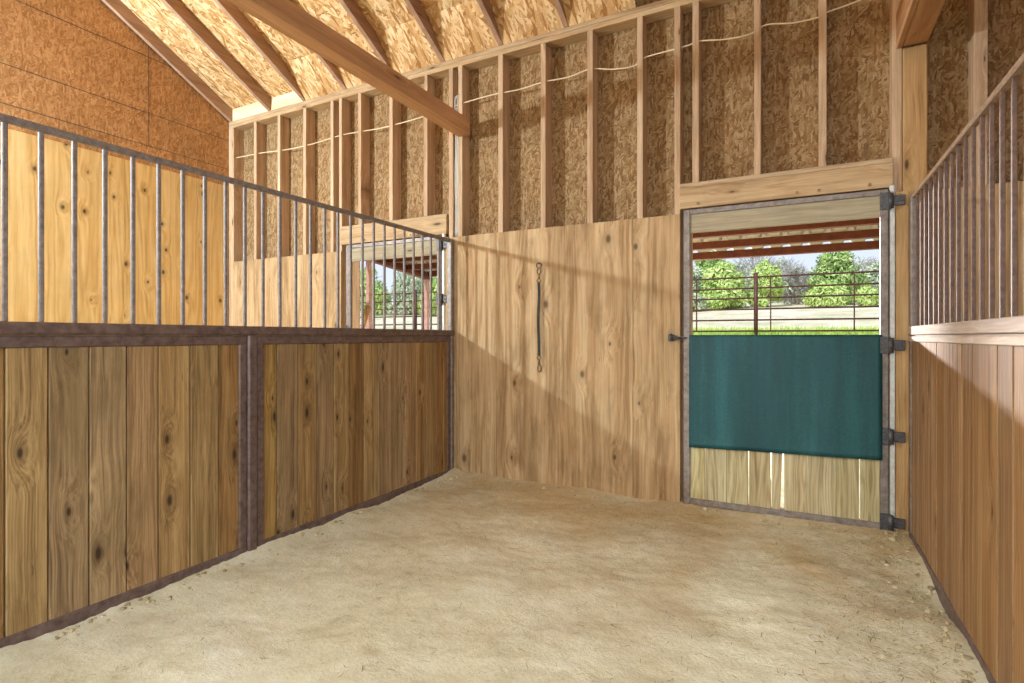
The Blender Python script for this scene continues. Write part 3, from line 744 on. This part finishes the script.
# green grass at the foot of the fence
gm = MB(); r = random.Random(5)
for _ in range(42000):
    x = r.uniform(-16, 5); y = r.gauss(13.5, .75); z = gz(x, y); hh = r.uniform(.07, .19); a = r.uniform(0, PI); dx, dy = math.cos(a)*.02, math.sin(a)*.02
    t = (x+r.uniform(-.05, .05), y+r.uniform(-.05, .05), z+hh)
    vs = [gm.bm.verts.new(p) for p in ((x-dx, y-dy, z-.01), (x+dx, y+dy, z-.01), t)]; gm.bm.faces.new(vs)
tag(gm.build('grass', 'grass', org=(0, 13, 1.2)), 'bright green grass along the foot of the pipe fence', 'grass', None, 'stuff')

# ------------------------------------------------------------------ loose stuff on the floor
sm = MB(); r = random.Random(9)
for _ in range(6500):
    x = r.uniform(XL+.08, XR-.05); y = r.uniform(.8, YB-.05)
    if r.random() < .5: x = XR-.06-abs(r.gauss(0, .35)); 
    elif r.random() < .45: y = YB-.05-abs(r.gauss(0, .45))
    if not (XL+.05 < x < XR-.03 and .5 < y < YB-.04): continue
    z = bumpz(x, y)+.004; a = r.uniform(0, 2*PI); L = r.uniform(.004, .02); d = Vector((math.cos(a), math.sin(a), r.uniform(-.12, .25)))*L
    w_ = Vector((-math.sin(a), math.cos(a), 0))*r.uniform(.0008, .0018); p = Vector((x, y, z))
    sm.quad(p-d-w_, p+d-w_, p+d+w_, p-d+w_)
tag(sm.build('straw_litter', 'straw', org=(0, 0, 0)), 'scattered bits of straw and hay on the dirt floor', 'straw', None, 'stuff')
cm = MB()
for _ in range(420):
    y = r.uniform(1.2, YB-.05); x = XR-.035-abs(r.gauss(0, .09))
    if r.random() < .3: x = XL+.05+abs(r.gauss(0, .05))
    if r.random() < .12: x = r.uniform(-2.6, .5); y = YB-.04-abs(r.gauss(0, .06))
    s_ = abs(r.gauss(.003, .006))+.003; z = bumpz(x, y)+s_*.25
    bm = bmesh.new(); bmesh.ops.create_icosphere(bm, subdivisions=1, radius=s_)
    for v in bm.verts: v.co = Vector((v.co.x*r.uniform(.7, 1.4), v.co.y*r.uniform(.7, 1.4), v.co.z*r.uniform(.5, .9)))+Vector((x, y, z))
    cm.add(bm)
tag(cm.build('dirt_clods', 'clod', org=(0, 0, 0)), 'crumbled clods of dirt along the foot of the stall walls', 'dirt', None, 'stuff')

# ------------------------------------------------------------------ light
w = bpy.data.worlds.new('sky'); scene.world = w; w.use_nodes = True
nt = w.node_tree; bg = nt.nodes['Background']
tc = nt.nodes.new('ShaderNodeTexCoord'); sep = nt.nodes.new('ShaderNodeSeparateXYZ'); rp = nt.nodes.new('ShaderNodeValToRGB')
nt.links.new(tc.outputs['Generated'], sep.inputs[0]); nt.links.new(sep.outputs[2], rp.inputs[0]); nt.links.new(rp.outputs[0], bg.inputs[0])
e = rp.color_ramp.elements; e[0].position = 0; e[0].color = (*srgb(238, 243, 252), 1); e[1].position = .35; e[1].color = (*srgb(178, 205, 245), 1)
bg.inputs[1].default_value = 1.15
def light(name, kind, loc, energy, color=(1, 1, 1), target=None, **kw):
    d = bpy.data.lights.new(name, kind); d.energy = energy; d.color = color
    for k, v in kw.items(): setattr(d, k, v)
    o = bpy.data.objects.new(name, d); COL.objects.link(o); o.location = loc
    if target is not None: o.rotation_euler = (Vector(target)-Vector(loc)).to_track_quat('-Z', 'Y').to_euler()
    return o
light('sun', 'SUN', (0, -5, 20), 3.9, (1, .98, .94), (6, 10, 0), angle=.01)
light('strobe', 'POINT', (-6.15, .1, 3.15), 1280, (.66, .84, 1), shadow_soft_size=.085)
light('aisle_fill', 'AREA', (-.3, -2.2, 2.6), 130, (.76, .90, 1), (-1.5, 2.2, -.6), shape='RECTANGLE', size=3.0, size_y=1.4, spread=1.9)  # added soft fill behind the camera, no fixture in the aisle
light('end_wall_fill', 'AREA', (-3.7, -1.2, 3.0), 5, (.9, .95, 1), (-6.37, 2.9, 2.4), shape='DISK', size=.7, spread=1.0)  # added fill that only brightens the end wall, no lamp hangs there
light('gate_sky_fill', 'AREA', (-3.2, 9.6, 2.06), 640, (.88, .94, 1), (.55, 2.6, 1.5), shape='DISK', size=.16, spread=2.2)  # added hidden lamp standing in for sky light through the gate opening

# ------------------------------------------------------------------ camera
cd = bpy.data.cameras.new('camera'); cam = bpy.data.objects.new('camera', cd); COL.objects.link(cam); scene.camera = cam
cd.sensor_width = 36; cd.lens = 549/1024*36; cd.shift_y = -4.5/1024; cd.clip_start = .02; cd.clip_end = 300
cam.location = (0, 0, 1.33); cam.rotation_euler = (PI/2, 0, math.atan(288/549))
vs = scene.view_settings
vs.view_transform = 'Standard'; vs.look = 'None'; vs.exposure = 0; vs.gamma = 1; vs.use_curve_mapping = False

scene.cycles.denoising_prefilter = 'NONE'
